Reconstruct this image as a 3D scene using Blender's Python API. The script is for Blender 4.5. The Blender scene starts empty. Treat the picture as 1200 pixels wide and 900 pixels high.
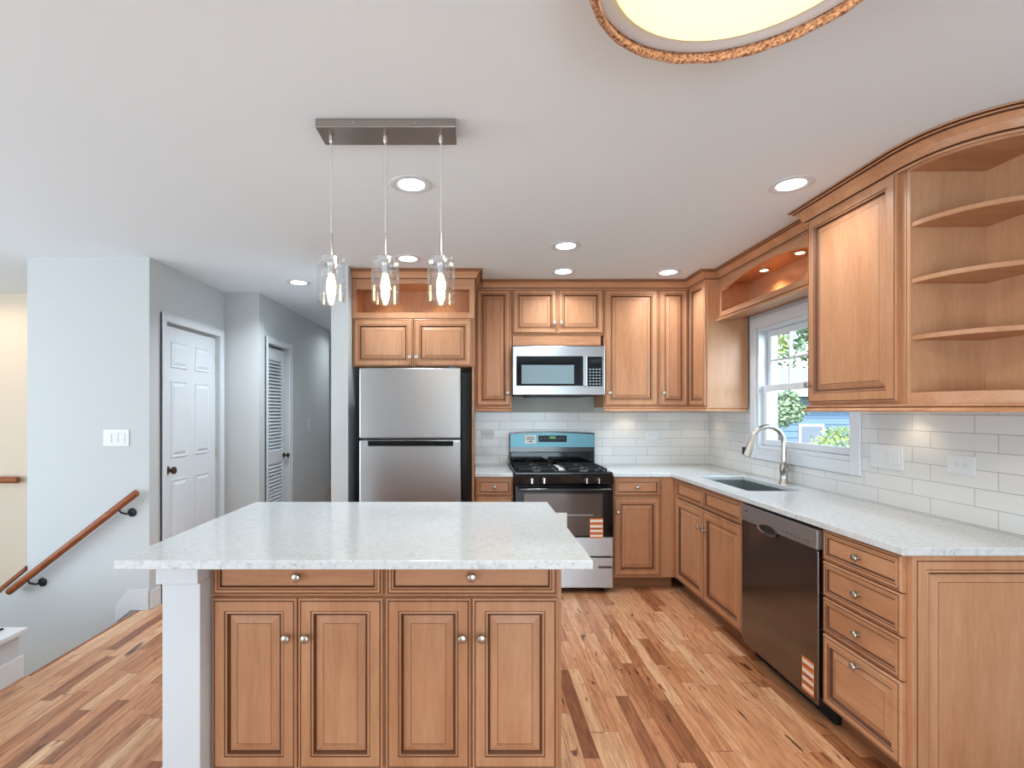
import bpy, bmesh, math, random
from mathutils import Vector, Matrix
random.seed(7)
R = math.radians
S = bpy.context.scene
C = S.collection

# ------------------------------------------------------------------ camera
cam = bpy.data.cameras.new('camera')
cam.sensor_width = 36; cam.lens = 18.0            # 600 px focal length on a 1200 px frame
cam.shift_x = (600-558)/1200; cam.shift_y = (481-450)/1200
cam.clip_start = 0.05; cam.clip_end = 200
camo = bpy.data.objects.new('camera', cam); C.objects.link(camo)
camo.location = (0, 0, 1.40); camo.rotation_euler = (R(90), 0, 0)
S.camera = camo
S.view_settings.view_transform = 'Standard'; S.view_settings.look = 'None'
S.view_settings.gamma = 1.0; S.view_settings.use_curve_mapping = False
S.view_settings.exposure = 0.14
try:
    S.cycles.use_denoising = True
    S.cycles.max_bounces = 10; S.cycles.diffuse_bounces = 5; S.cycles.transparent_max_bounces = 16
    S.cycles.sample_clamp_indirect = 4.0; S.cycles.caustics_reflective = False; S.cycles.caustics_refractive = False
except Exception:
    pass

# ------------------------------------------------------------------ world and daylight
CEIL = 2.475
w = bpy.data.worlds.new('world'); S.world = w; w.use_nodes = True
nt = w.node_tree; bg = nt.nodes['Background']
sky = nt.nodes.new('ShaderNodeTexSky'); sky.sky_type = 'NISHITA'; sky.sun_disc = False
sky.sun_elevation = R(48); sky.sun_rotation = R(200)
nt.links.new(sky.outputs[0], bg.inputs[0]); bg.inputs[1].default_value = 0.5
sun = bpy.data.lights.new('sun', 'SUN'); sun.energy = 6.5; sun.angle = R(1); sun.color = (1, .95, .86)
so = bpy.data.objects.new('sun', sun); C.objects.link(so); so.rotation_euler = (R(38), R(-28), 0)

def area(name, loc, rot, sx, sy, power, color=(1, 1, 1), shape='RECTANGLE', spread=180):
    l = bpy.data.lights.new(name, 'AREA'); l.shape = shape; l.size = sx; l.size_y = sy
    l.energy = power; l.color = color; l.spread = R(spread)
    o = bpy.data.objects.new(name, l); C.objects.link(o); o.location = loc; o.rotation_euler = rot
    return o
def point(name, loc, power, color=(1, 1, 1), r=0.02):
    l = bpy.data.lights.new(name, 'POINT'); l.energy = power; l.color = color; l.shadow_soft_size = r
    o = bpy.data.objects.new(name, l); C.objects.link(o); o.location = loc
    return o
def spot(name, loc, power, color, size=110, blend=.6, r=.02, rot=(0, 0, 0)):
    l = bpy.data.lights.new(name, 'SPOT'); l.energy = power; l.color = color
    l.spot_size = R(size); l.spot_blend = blend; l.shadow_soft_size = r
    o = bpy.data.objects.new(name, l); C.objects.link(o); o.location = loc; o.rotation_euler = rot
    return o
FILL_COOL = (.70, .87, 1.0)
# added cool fill lamps without windows, behind the camera, in foyer and hall
area('rear_fill_light', (1.0, -2.93, .9), (R(90), 0, 0), 1.9, 1.7, 80, FILL_COOL)
area('rear_fill_light', (-4.4, -2.93, .9), (R(90), 0, 0), 3.0, 1.7, 112, FILL_COOL)
area('foyer_fill_light', (-5.93, .9, 1.0), (0, R(-90), 0), 2.0, 3.2, 135, FILL_COOL)
area('hall_fill_light', (-4.5, 8.2, 1.4), (0, R(-90), 0), 1.6, 1.6, 10, FILL_COOL)
o = area('sink_window_fill', (3.0, 2.35, 2.0), (0, 0, 0), 1.1, 1.1, 75, FILL_COOL)  # added fill lamp outside the sink window, out of view, brightens the left walls
o.rotation_euler = (Vector((-2.3, 4.3, 1.2))-Vector(o.location)).to_track_quat('-Z', 'Y').to_euler()
area('foyer_lamp', (-4.3, 4.2, 2.40), (0, 0, 0), .4, .4, 4, (1, .82, .62), 'DISK')

# ------------------------------------------------------------------ materials
def lin(c): return tuple(((v/255)/12.92 if v/255 <= .04045 else ((v/255+.055)/1.055)**2.4) for v in c)
def mat(name, col=(200, 200, 200), rough=.5, metal=0, spec=.5, emit=None, es=0, coat=0):
    m = bpy.data.materials.new(name); m.use_nodes = True
    b = m.node_tree.nodes['Principled BSDF']
    b.inputs['Base Color'].default_value = (*lin(col), 1)
    b.inputs['Roughness'].default_value = rough; b.inputs['Metallic'].default_value = metal
    b.inputs['Specular IOR Level'].default_value = spec
    b.inputs['Coat Weight'].default_value = coat
    if emit: b.inputs['Emission Color'].default_value = (*lin(emit), 1); b.inputs['Emission Strength'].default_value = es
    return m
def nd(m, t, **kw):
    n = m.node_tree.nodes.new('ShaderNode'+t)
    for k, v in kw.items(): setattr(n, k, v)
    return n
def ln(m, a, b): m.node_tree.links.new(a, b)
def ramp(m, stops):
    n = nd(m, 'ValToRGB'); e = n.color_ramp.elements
    while len(e) < len(stops): e.new(.5)
    for x, (p, c) in zip(e, stops): x.position = p; x.color = (*lin(c), 1)
    return n
def bump_into(m, src, strength=.1, dist=.002):
    b = m.node_tree.nodes['Principled BSDF']
    n = nd(m, 'Bump'); n.inputs['Strength'].default_value = strength; n.inputs['Distance'].default_value = dist
    ln(m, src, n.inputs['Height']); ln(m, n.outputs[0], b.inputs['Normal'])
def coords(m, scale, rand=True):
    t = nd(m, 'TexCoord'); mp = nd(m, 'Mapping'); mp.inputs['Scale'].default_value = scale
    ln(m, t.outputs['Object'], mp.inputs['Vector'])
    if rand:
        oi = nd(m, 'ObjectInfo'); mu = nd(m, 'Math', operation='MULTIPLY'); mu.inputs[1].default_value = 37
        ln(m, oi.outputs['Random'], mu.inputs[0])
        cx = nd(m, 'CombineXYZ'); ln(m, mu.outputs[0], cx.inputs[0]); ln(m, mu.outputs[0], cx.inputs[2])
        ln(m, cx.outputs[0], mp.inputs['Location'])
    return mp
def wood(name, dark, midc, light, horiz=False, rough=.38, k=1.0):
    m = mat(name, midc, rough, spec=.4); b = m.node_tree.nodes['Principled BSDF']
    sc = (1.2*k, 9*k, 9*k) if horiz else (9*k, 9*k, 1.2*k)
    mp = coords(m, sc)
    n1 = nd(m, 'TexNoise'); n1.inputs['Scale'].default_value = 1.0; n1.inputs['Detail'].default_value = 5; n1.inputs['Roughness'].default_value = .6
    ln(m, mp.outputs[0], n1.inputs['Vector'])
    r = ramp(m, [(.25, dark), (.5, midc), (.75, light)])
    n2 = nd(m, 'TexNoise'); n2.inputs['Scale'].default_value = 9; n2.inputs['Detail'].default_value = 3
    ln(m, mp.outputs[0], n2.inputs['Vector'])
    mx = nd(m, 'Mix', data_type='FLOAT'); mx.inputs[0].default_value = .3
    ln(m, n1.outputs[0], mx.inputs[2]); ln(m, n2.outputs[0], mx.inputs[3])
    oi = nd(m, 'ObjectInfo'); ad = nd(m, 'MapRange'); ad.inputs[3].default_value = -.07; ad.inputs[4].default_value = .07
    ln(m, oi.outputs['Random'], ad.inputs[0])
    a2 = nd(m, 'Math', operation='ADD'); ln(m, mx.outputs[0], a2.inputs[0]); ln(m, ad.outputs[0], a2.inputs[1])
    ln(m, a2.outputs[0], r.inputs[0]); ln(m, r.outputs[0], b.inputs['Base Color'])
    return m
M = {}
M['wood'] = wood('maple_vertical', (164, 112, 76), (185, 134, 98), (201, 154, 118))
M['wood_h'] = wood('maple_horizontal', (164, 112, 76), (185, 134, 98), (201, 154, 118), True)
M['glaze'] = mat('chocolate_glaze', (92, 52, 28), .5)
M['maple_inside'] = wood('maple_interior', (172, 126, 90), (190, 144, 108), (204, 160, 124))
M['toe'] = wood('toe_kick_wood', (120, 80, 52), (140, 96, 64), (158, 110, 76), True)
M['rail'] = wood('handrail_wood', (110, 54, 26), (142, 76, 40), (170, 98, 56), True, .4, 2)
M['paint'] = mat('wall_paint', (196, 200, 201), .85, spec=.2)
M['cream'] = mat('cream_wall_paint', (222, 208, 190), .85, spec=.2)
M['ceil'] = mat('ceiling_paint', (230, 239, 245), .9, spec=.15)
M['white'] = mat('white_semi_gloss', (212, 217, 222), .42)
M['plastic'] = mat('white_plastic', (216, 219, 221), .35)
M['slot'] = mat('outlet_slot', (60, 60, 62), .6)
M['nickel'] = mat('brushed_nickel', (190, 184, 176), .28, 1)
M['chrome'] = mat('chrome', (225, 225, 225), .12, 1)
M['bronze'] = mat('aged_bronze', (96, 78, 66), .3, 1)
M['iron'] = mat('black_iron', (34, 36, 40), .45, .4)
M['black'] = mat('black_enamel', (14, 15, 17), .12, 0, .6)
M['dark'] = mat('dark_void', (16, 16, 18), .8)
M['blackglass'] = mat('black_glass', (10, 11, 13), .07, 0, .35)
M['display'] = mat('display_black', (12, 14, 16), .25, 0, .15)
M['fridge_side'] = mat('slate_painted_steel', (66, 76, 84), .45, .2)
M['backpaint'] = mat('unfinished_wall_patch', (172, 178, 172), .8)
M['label_w'] = mat('paper_label', (226, 226, 220), .6)
M['label_o'] = mat('orange_label', (222, 120, 52), .6)
M['ink'] = mat('label_ink', (70, 62, 60), .6)
M['emit_day'] = mat('lamp_lens', (255, 255, 255), .5, emit=(244, 250, 255), es=9)
M['emit_warm'] = mat('warm_bulb', (255, 240, 210), .5, emit=(255, 214, 150), es=40)
M['emit_puck'] = mat('puck_lens', (255, 240, 210), .5, emit=(255, 226, 180), es=12)
M['emit_shade'] = mat('glowing_diffuser', (255, 240, 200), .5, emit=(255, 226, 150), es=1.6)
M['green_led'] = mat('green_display', (20, 40, 20), .3, emit=(90, 190, 90), es=.6)

def stainless(name, col, rough=.3, sx=.2, sz=260, st=.05):
    m = mat(name, col, rough, 1); mp = coords(m, (sx, sx, sz), False)
    n = nd(m, 'TexNoise'); n.inputs['Scale'].default_value = 1; n.inputs['Detail'].default_value = 2
    ln(m, mp.outputs[0], n.inputs['Vector'])
    bump_into(m, n.outputs[0], st, .001)
    b = m.node_tree.nodes['Principled BSDF']
    mr = nd(m, 'MapRange'); mr.inputs[3].default_value = rough-.04; mr.inputs[4].default_value = rough+.08
    ln(m, n.outputs[0], mr.inputs[0]); ln(m, mr.outputs[0], b.inputs['Roughness'])
    return m
M['steel'] = stainless('stainless_steel', (186, 188, 190), .30, sx=.12, sz=300, st=.02)
_b = M['steel'].node_tree.nodes['Principled BSDF']; _t = nd(M['steel'], 'Tangent', direction_type='RADIAL', axis='Z')
_b.inputs['Anisotropic'].default_value = .75; _b.inputs['Anisotropic Rotation'].default_value = .25; ln(M['steel'], _t.outputs[0], _b.inputs['Tangent'])
M['steel_film'] = stainless('stainless_under_blue_film', (88, 122, 130), .32)
M['steel_dark'] = stainless('dark_stainless', (120, 116, 115), .17, st=.05)
M['steel_mid'] = mat('dishwasher_panel_stainless', (148, 143, 141), .35, .55)
M['steel_sink'] = stainless('sink_steel', (160, 168, 168), .35)

def glass_mat(name, tint=(1, 1, 1), f0=.04, fg=.5, gcol=1.0):
    m = bpy.data.materials.new(name); m.use_nodes = True; n = m.node_tree
    n.nodes.clear(); out = n.nodes.new('ShaderNodeOutputMaterial')
    tr = n.nodes.new('ShaderNodeBsdfTransparent'); tr.inputs[0].default_value = (*tint, 1)
    gl = n.nodes.new('ShaderNodeBsdfGlossy'); gl.inputs['Roughness'].default_value = .03; gl.inputs['Color'].default_value = (gcol, gcol, gcol, 1)
    lw = n.nodes.new('ShaderNodeLayerWeight'); pw = n.nodes.new('ShaderNodeMath'); pw.operation = 'POWER'; pw.inputs[1].default_value = 4
    ma = n.nodes.new('ShaderNodeMath'); ma.operation = 'MULTIPLY_ADD'; ma.inputs[1].default_value = fg; ma.inputs[2].default_value = f0
    mx = n.nodes.new('ShaderNodeMixShader')
    n.links.new(lw.outputs['Facing'], pw.inputs[0]); n.links.new(pw.outputs[0], ma.inputs[0]); n.links.new(ma.outputs[0], mx.inputs[0])
    n.links.new(tr.outputs[0], mx.inputs[1]); n.links.new(gl.outputs[0], mx.inputs[2])
    n.links.new(mx.outputs[0], out.inputs[0]); return m
M['glass'] = glass_mat('window_glass', (.95, .98, .98), .02, .3)
M['shade_glass'] = glass_mat('clear_lamp_glass', (.955, .96, .96), .10, .6)

def quartz():
    m = mat('white_quartz', (214, 216, 214), .1, spec=.5); b = m.node_tree.nodes['Principled BSDF']
    mp = coords(m, (1, 2.2, 1), False)
    n1 = nd(m, 'TexNoise'); n1.inputs['Scale'].default_value = 44; n1.inputs['Detail'].default_value = 6; n1.inputs['Roughness'].default_value = .7
    n1.inputs['Distortion'].default_value = .8
    ln(m, mp.outputs[0], n1.inputs['Vector'])
    r1 = ramp(m, [(.32, (178, 185, 189)), (.42, (198, 205, 208)), (.50, (210, 215, 217)), (.75, (216, 221, 223))])
    ln(m, n1.outputs[0], r1.inputs[0])
    n2 = nd(m, 'TexNoise'); n2.inputs['Scale'].default_value = 75; n2.inputs['Detail'].default_value = 2
    ln(m, mp.outputs[0], n2.inputs['Vector'])
    r2 = ramp(m, [(.68, (255, 255, 255)), (.76, (160, 162, 162))])
    ln(m, n2.outputs[0], r2.inputs[0])
    mx = nd(m, 'Mix', data_type='RGBA', blend_type='MULTIPLY'); mx.inputs[0].default_value = .6
    ln(m, r1.outputs[0], mx.inputs[6]); ln(m, r2.outputs[0], mx.inputs[7]); ln(m, mx.outputs[2], b.inputs['Base Color'])
    return m
M['quartz'] = quartz()

def tile(name, axis):
    # subway tile 0.307 x 0.0767 laid in a third-offset bond; axis: horizontal world axis
    m = mat(name, (214, 215, 213), .16, spec=.5); b = m.node_tree.nodes['Principled BSDF']
    t = nd(m, 'TexCoord'); sp = nd(m, 'SeparateXYZ'); ln(m, t.outputs['Object'], sp.inputs[0])
    cb = nd(m, 'CombineXYZ'); ln(m, sp.outputs[axis], cb.inputs[0]); ln(m, sp.outputs['Z'], cb.inputs[1])
    br = nd(m, 'TexBrick'); br.offset = .32; br.offset_frequency = 2; br.squash = 1
    for k, v in (('Scale', 1), ('Mortar Size', .0014), ('Mortar Smooth', .3), ('Bias', 0), ('Brick Width', .307), ('Row Height', .0767)):
        br.inputs[k].default_value = v
    br.inputs['Color1'].default_value = (*lin((219, 219, 217)), 1); br.inputs['Color2'].default_value = (*lin((209, 211, 210)), 1)
    br.inputs['Mortar'].default_value = (*lin((150, 150, 150)), 1)
    ln(m, cb.outputs[0], br.inputs['Vector']); ln(m, br.outputs[0], b.inputs['Base Color'])
    inv = nd(m, 'Math', operation='SUBTRACT'); inv.inputs[0].default_value = 1; ln(m, br.outputs['Fac'], inv.inputs[1])
    bump_into(m, inv.outputs[0], .5, .0015)
    return m
M['tile_x'] = tile('subway_tile_back', 'X'); M['tile_y'] = tile('subway_tile_side', 'Y')

def floor_mat():
    m = mat('oak_strip_floor', (190, 140, 100), .3, spec=.45); b = m.node_tree.nodes['Principled BSDF']
    W = .062; L = .74
    t = nd(m, 'TexCoord'); sp = nd(m, 'SeparateXYZ'); ln(m, t.outputs['Object'], sp.inputs[0])
    dv = nd(m, 'Math', operation='DIVIDE'); dv.inputs[1].default_value = W; ln(m, sp.outputs['X'], dv.inputs[0])
    fl = nd(m, 'Math', operation='FLOOR'); ln(m, dv.outputs[0], fl.inputs[0])
    wn = nd(m, 'TexWhiteNoise', noise_dimensions='1D'); ln(m, fl.outputs[0], wn.inputs['W'])
    mu = nd(m, 'Math', operation='MULTIPLY'); mu.inputs[1].default_value = 7.3; ln(m, wn.outputs[0], mu.inputs[0])
    ad = nd(m, 'Math', operation='ADD'); ln(m, sp.outputs['Y'], ad.inputs[0]); ln(m, mu.outputs[0], ad.inputs[1])
    # wobble so that boards have unequal lengths
    sn = nd(m, 'Math', operation='SINE'); s2 = nd(m, 'Math', operation='MULTIPLY'); s2.inputs[1].default_value = 4.1
    ln(m, ad.outputs[0], s2.inputs[0]); ln(m, s2.outputs[0], sn.inputs[0])
    s3 = nd(m, 'Math', operation='MULTIPLY_ADD'); s3.inputs[1].default_value = .17; ln(m, sn.outputs[0], s3.inputs[0]); ln(m, ad.outputs[0], s3.inputs[2])
    cb = nd(m, 'CombineXYZ'); ln(m, s3.outputs[0], cb.inputs[0]); ln(m, sp.outputs['X'], cb.inputs[1])
    br = nd(m, 'TexBrick'); br.offset = 0; br.offset_frequency = 2; br.squash = 1
    for k, v in (('Scale', 1), ('Mortar Size', .0009), ('Mortar Smooth', .2), ('Bias', 0), ('Brick Width', L*.72), ('Row Height', W)):
        br.inputs[k].default_value = v
    br.inputs['Color1'].default_value = (0, 0, 0, 1); br.inputs['Color2'].default_value = (1, 1, 1, 1); br.inputs['Mortar'].default_value = (.5, .5, .5, 1)
    ln(m, cb.outputs[0], br.inputs['Vector'])
    rgb = nd(m, 'RGBToBW'); ln(m, br.outputs[0], rgb.inputs[0])
    cr = ramp(m, [(0, (146, 92, 62)), (.16, (180, 120, 82)), (.4, (212, 154, 114)), (.7, (222, 168, 128)), (1, (234, 194, 156))])
    # grain
    wv = nd(m, 'Math', operation='MULTIPLY'); wv.inputs[1].default_value = 43; ln(m, rgb.outputs[0], wv.inputs[0])
    mp = nd(m, 'Mapping'); mp.inputs['Scale'].default_value = (52, 4.2, 1); ln(m, t.outputs['Object'], mp.inputs['Vector'])
    n1 = nd(m, 'TexNoise', noise_dimensions='4D'); n1.inputs['Scale'].default_value = 1; n1.inputs['Detail'].default_value = 6; n1.inputs['Roughness'].default_value = .65
    n1.inputs['Distortion'].default_value = 1.4
    ln(m, mp.outputs[0], n1.inputs['Vector']); ln(m, wv.outputs[0], n1.inputs['W'])
    gr = ramp(m, [(.32, (120, 78, 50)), (.45, (205, 185, 165)), (.6, (245, 240, 232)), (.75, (255, 255, 255))])
    ln(m, n1.outputs[0], gr.inputs[0])
    mr = nd(m, 'MapRange'); mr.inputs[1].default_value = .3; mr.inputs[2].default_value = .7; mr.inputs[3].default_value = -.12; mr.inputs[4].default_value = .12
    ln(m, n1.outputs[0], mr.inputs[0]); a3 = nd(m, 'Math', operation='ADD'); ln(m, rgb.outputs[0], a3.inputs[0]); ln(m, mr.outputs[0], a3.inputs[1])
    ln(m, a3.outputs[0], cr.inputs[0])
    mx = nd(m, 'Mix', data_type='RGBA', blend_type='MULTIPLY'); mx.inputs[0].default_value = .58
    ln(m, cr.outputs[0], mx.inputs[6]); ln(m, gr.outputs[0], mx.inputs[7])
    # dark mineral streaks and knots
    mp2 = nd(m, 'Mapping'); mp2.inputs['Scale'].default_value = (14, 3.2, 1); ln(m, t.outputs['Object'], mp2.inputs['Vector'])
    n2 = nd(m, 'TexNoise', noise_dimensions='4D'); n2.inputs['Scale'].default_value = 1; n2.inputs['Detail'].default_value = 3; n2.inputs['Distortion'].default_value = 2
    ln(m, mp2.outputs[0], n2.inputs['Vector']); ln(m, wv.outputs[0], n2.inputs['W'])
    kr = ramp(m, [(.65, (255, 255, 255)), (.685, (140, 98, 74)), (.72, (64, 38, 26))]); ln(m, n2.outputs[0], kr.inputs[0])
    mx2 = nd(m, 'Mix', data_type='RGBA', blend_type='MULTIPLY'); mx2.inputs[0].default_value = .85
    ln(m, mx.outputs[2], mx2.inputs[6]); ln(m, kr.outputs[0], mx2.inputs[7])
    mx3 = nd(m, 'Mix', data_type='RGBA'); ln(m, br.outputs['Fac'], mx3.inputs[0]); ln(m, mx2.outputs[2], mx3.inputs[6])
    mx3.inputs[7].default_value = (*lin((96, 58, 34)), 1)
    ln(m, mx3.outputs[2], b.inputs['Base Color'])
    return m
M['floor'] = floor_mat()
def rope_mat():
    m = mat('woven_rattan', (176, 120, 84), .7); mp = coords(m, (1, 1, 1), False)
    n = nd(m, 'TexNoise'); n.inputs['Scale'].default_value = 130; ln(m, mp.outputs[0], n.inputs['Vector'])
    r = ramp(m, [(.35, (112, 64, 38)), (.6, (214, 164, 128))]); ln(m, n.outputs[0], r.inputs[0])
    ln(m, r.outputs[0], m.node_tree.nodes['Principled BSDF'].inputs['Base Color']); return m
M['rope'] = rope_mat()
def leaf_mat(name, a, b_):
    m = mat(name, a, .5); mp = coords(m, (1, 1, 1), False)
    n = nd(m, 'TexNoise'); n.inputs['Scale'].default_value = 2.2; ln(m, mp.outputs[0], n.inputs['Vector'])
    r = ramp(m, [(.35, a), (.65, b_)]); ln(m, n.outputs[0], r.inputs[0])
    ln(m, r.outputs[0], m.node_tree.nodes['Principled BSDF'].inputs['Base Color']); return m
M['leaf'] = leaf_mat('pale_leaves', (120, 150, 84), (196, 210, 140))
M['leaf_dark'] = leaf_mat('dark_leaves', (96, 128, 108), (160, 184, 150))
M['bark'] = mat('bark', (104, 92, 84), .9)
M['siding'] = mat('blue_grey_siding', (112, 138, 172), .6)
M['roof'] = mat('pale_roof', (150, 156, 166), .8)
M['lawn'] = leaf_mat('lawn', (110, 130, 80), (170, 176, 130))

# ------------------------------------------------------------------ mesh helpers
class MB:
    def __init__(s): s.v = []; s.f = []; s.m = []
    def add(s, vs, fs, m=0):
        b = len(s.v); s.v += [tuple(v) for v in vs]
        for f in fs: s.f.append([b+i for i in f]); s.m.append(m)
        return s
    def box(s, x0, x1, y0, y1, z0, z1, m=0):
        return s.add([(x0,y0,z0),(x1,y0,z0),(x1,y1,z0),(x0,y1,z0),(x0,y0,z1),(x1,y0,z1),(x1,y1,z1),(x0,y1,z1)],
                     [(0,3,2,1),(4,5,6,7),(0,1,5,4),(1,2,6,5),(2,3,7,6),(3,0,4,7)], m)
    def prism(s, poly, z0, z1, m=0, plane='XY'):
        n = len(poly)
        def P(p, h): return {'XY': (p[0], p[1], h), 'XZ': (p[0], h, p[1]), 'YZ': (h, p[0], p[1])}[plane]
        vs = [P(p, z0) for p in poly]+[P(p, z1) for p in poly]
        fs = [list(range(n))[::-1], list(range(n, 2*n))]+[(i, (i+1) % n, n+(i+1) % n, n+i) for i in range(n)]
        return s.add(vs, fs, m)
    def lathe(s, prof, c=(0, 0, 0), ax='Z', n=20, m=0, flip=1):
        # prof: (radius, height along axis)
        b = []
        for r, h in prof:
            for i in range(n):
                a = 2*math.pi*i/n; u, v = r*math.cos(a), r*math.sin(a)
                p = {'Z': (u, v, h), 'Y': (u, h, v), 'X': (h, u, v)}[ax]
                b.append((c[0]+p[0], c[1]+p[1], c[2]+p[2]))
        fs = []
        for k in range(len(prof)-1):
            for i in range(n):
                j = (i+1) % n; fs.append((k*n+i, k*n+j, (k+1)*n+j, (k+1)*n+i))
        fs.append(list(range(n))[::-1]); fs.append([(len(prof)-1)*n+i for i in range(n)])
        return s.add(b, fs, m)
    def tube(s, pts, r, n=12, m=0):
        pts = [Vector(p) for p in pts]; rr = r if isinstance(r, (list, tuple)) else [r]*len(pts)
        vs = []; up = None
        for k, p in enumerate(pts):
            d = (pts[min(k+1, len(pts)-1)]-pts[max(k-1, 0)]).normalized()
            if up is None:
                up = Vector((0, 0, 1)) if abs(d.z) < .9 else Vector((1, 0, 0))
            a = d.cross(up).normalized(); bb = a.cross(d).normalized(); up = bb
            for i in range(n):
                t = 2*math.pi*i/n; vs.append(p+a*rr[k]*math.cos(t)+bb*rr[k]*math.sin(t))
        fs = [(k*n+i, k*n+(i+1) % n, (k+1)*n+(i+1) % n, (k+1)*n+i) for k in range(len(pts)-1) for i in range(n)]
        fs.append(list(range(n))[::-1]); fs.append([(len(pts)-1)*n+i for i in range(n)])
        return s.add(vs, fs, m)
    def build(s, name, mats, parent=None, bevel=0, smooth=False, loc=None):
        me = bpy.data.meshes.new(name); me.from_pydata(s.v, [], s.f)
        if not isinstance(mats, (list, tuple)): mats = [mats]
        for x in mats: me.materials.append(x)
        me.polygons.foreach_set('material_index', s.m)
        bm = bmesh.new(); bm.from_mesh(me); bmesh.ops.recalc_face_normals(bm, faces=bm.faces); bm.to_mesh(me); bm.free()
        if smooth:
            me.polygons.foreach_set('use_smooth', [True]*len(me.polygons))
            try: me.set_sharp_from_angle(angle=R(38))
            except Exception: pass
        o = bpy.data.objects.new(name, me); C.objects.link(o)
        if parent: o.parent = parent
        if loc: o.location = loc
        if bevel:
            b = o.modifiers.new('bevel', 'BEVEL'); b.width = bevel; b.segments = 2; b.limit_method = 'ANGLE'; b.angle_limit = R(40)
        return o
def tag(o, label, cat, group=None):
    o['label'] = label; o['category'] = cat
    if group: o['group'] = group
    return o
def thing(name, loc, label, cat, group=None, rz=0):
    o = bpy.data.objects.new(name, None); o.empty_display_size = .1; C.objects.link(o)
    o.location = loc; o.rotation_euler = (0, 0, R(rz))
    return tag(o, label, cat, group)
def structure(o): o['kind'] = 'structure'; return o
def kids(o): return [x for x in bpy.data.objects if x.parent == o]
def copy_tree(o, parent=None):
    ch = kids(o); c = o.copy(); C.objects.link(c); c.parent = parent
    for x in ch: copy_tree(x, c)
    return c

def rings_panel(mb, x0, x1, z0, z1, rings):
    """nested rectangular rings (inset, y, material of the band up to the next ring); last ring capped"""
    vs = []; 
    for ins, y, _ in rings:
        vs += [(x0+ins, y, z0+ins), (x1-ins, y, z0+ins), (x1-ins, y, z1-ins), (x0+ins, y, z1-ins)]
    fs = []; b = len(mb.v); mb.v += vs
    for k in range(len(rings)-1):
        for i in range(4):
            j = (i+1) % 4; mb.f.append([b+k*4+i, b+k*4+j, b+(k+1)*4+j, b+(k+1)*4+i]); mb.m.append(rings[k][2])
    k = len(rings)-1
    mb.f.append([b+k*4+i for i in range(4)]); mb.m.append(rings[k][2])
    mb.f.append([b+3, b+2, b+1, b]); mb.m.append(0)
T = .02
def door_rings(st=.058):
    return [(0,0,0),(0,-T+.006,0),(.003,-T+.002,0),(.008,-T,1),(.0105,-T+.002,1),(.012,-T,0),
            (st-.013,-T,1),(st-.010,-T+.003,0),(st-.003,-T+.001,1),(st,-T+.004,1),(st+.004,-T+.011,1),(st+.0065,-T+.011,0),
            (st+.010,-T+.010,0),(st+.032,-T+.003,1),(st+.0340,-T+.003,0)]
def drawer_rings(st=.030):
    return [(0,0,0),(0,-T+.006,0),(.003,-T+.002,0),(.007,-T,1),(.0095,-T+.002,1),(.011,-T,0),
            (st-.010,-T,1),(st-.0075,-T+.003,0),(st-.002,-T+.002,1),(st+.002,-T+.008,1),(st+.0045,-T+.008,0)]
knob_mesh = None
def knob(parent, x, z, y=-T):
    global knob_mesh
    if knob_mesh is None:
        o = MB().lathe([(.0075, 0), (.0065, -.004), (.0055, -.012), (.011, -.016), (.0155, -.020), (.0162, -.024), (.0135, -.029), (.006, -.0315)], ax='Y', n=18).build('knob', M['nickel'], parent, smooth=True)
        knob_mesh = o.data
    else:
        o = bpy.data.objects.new('knob', knob_mesh); C.objects.link(o); o.parent = parent
    o.location = (x, y, z); return o
def cab_door(parent, x0, x1, z0, z1, kx=None, kz=None, st=.058, name='door', y=0):
    mb = MB(); rings_panel(mb, 0, x1-x0, 0, z1-z0, door_rings(st))
    o = mb.build(name, [M['wood'], M['glaze']], parent, loc=(x0, y, z0))
    if kx is not None: knob(o, kx-x0, kz-z0)
    return o
def cab_drawer(parent, x0, x1, z0, z1, k=True, tall=False, name='drawer', kz=None):
    mb = MB(); rings_panel(mb, 0, x1-x0, 0, z1-z0, door_rings(.045) if tall else drawer_rings())
    o = mb.build(name, [M['wood_h'], M['glaze']], parent, loc=(x0, 0, z0))
    if k: knob(o, (x1-x0)/2, (z1-z0)/2 if kz is None else kz-z0, y=(-T+.008 if not tall else -T+.002))
    return o
def carcass(parent, w_, d, z0, z1, toe=0, hollow=False, name='carcass', m='wood'):
    mb = MB()
    if hollow:
        t = .018
        mb.box(0, t, 0, d, z0, z1).box(w_-t, w_, 0, d, z0, z1).box(t, w_-t, 0, d, z0, z0+t).box(t, w_-t, d-.006, d, z0+t, z1)
        mb.box(t, .04, 0, .019, z0+t, z1).box(w_-.04, w_-t, 0, .019, z0+t, z1).box(.04, w_-.04, 0, .019, z1-.03, z1)
        mb.box(.04, w_-.04, 0, .019, z0+.6, z0+.63)
    else:
        mb.box(0, w_, 0, d, z0, z1)
    o = mb.build(name, M[m], parent)
    if toe:
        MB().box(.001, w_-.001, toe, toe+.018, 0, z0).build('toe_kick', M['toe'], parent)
    return o

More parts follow.
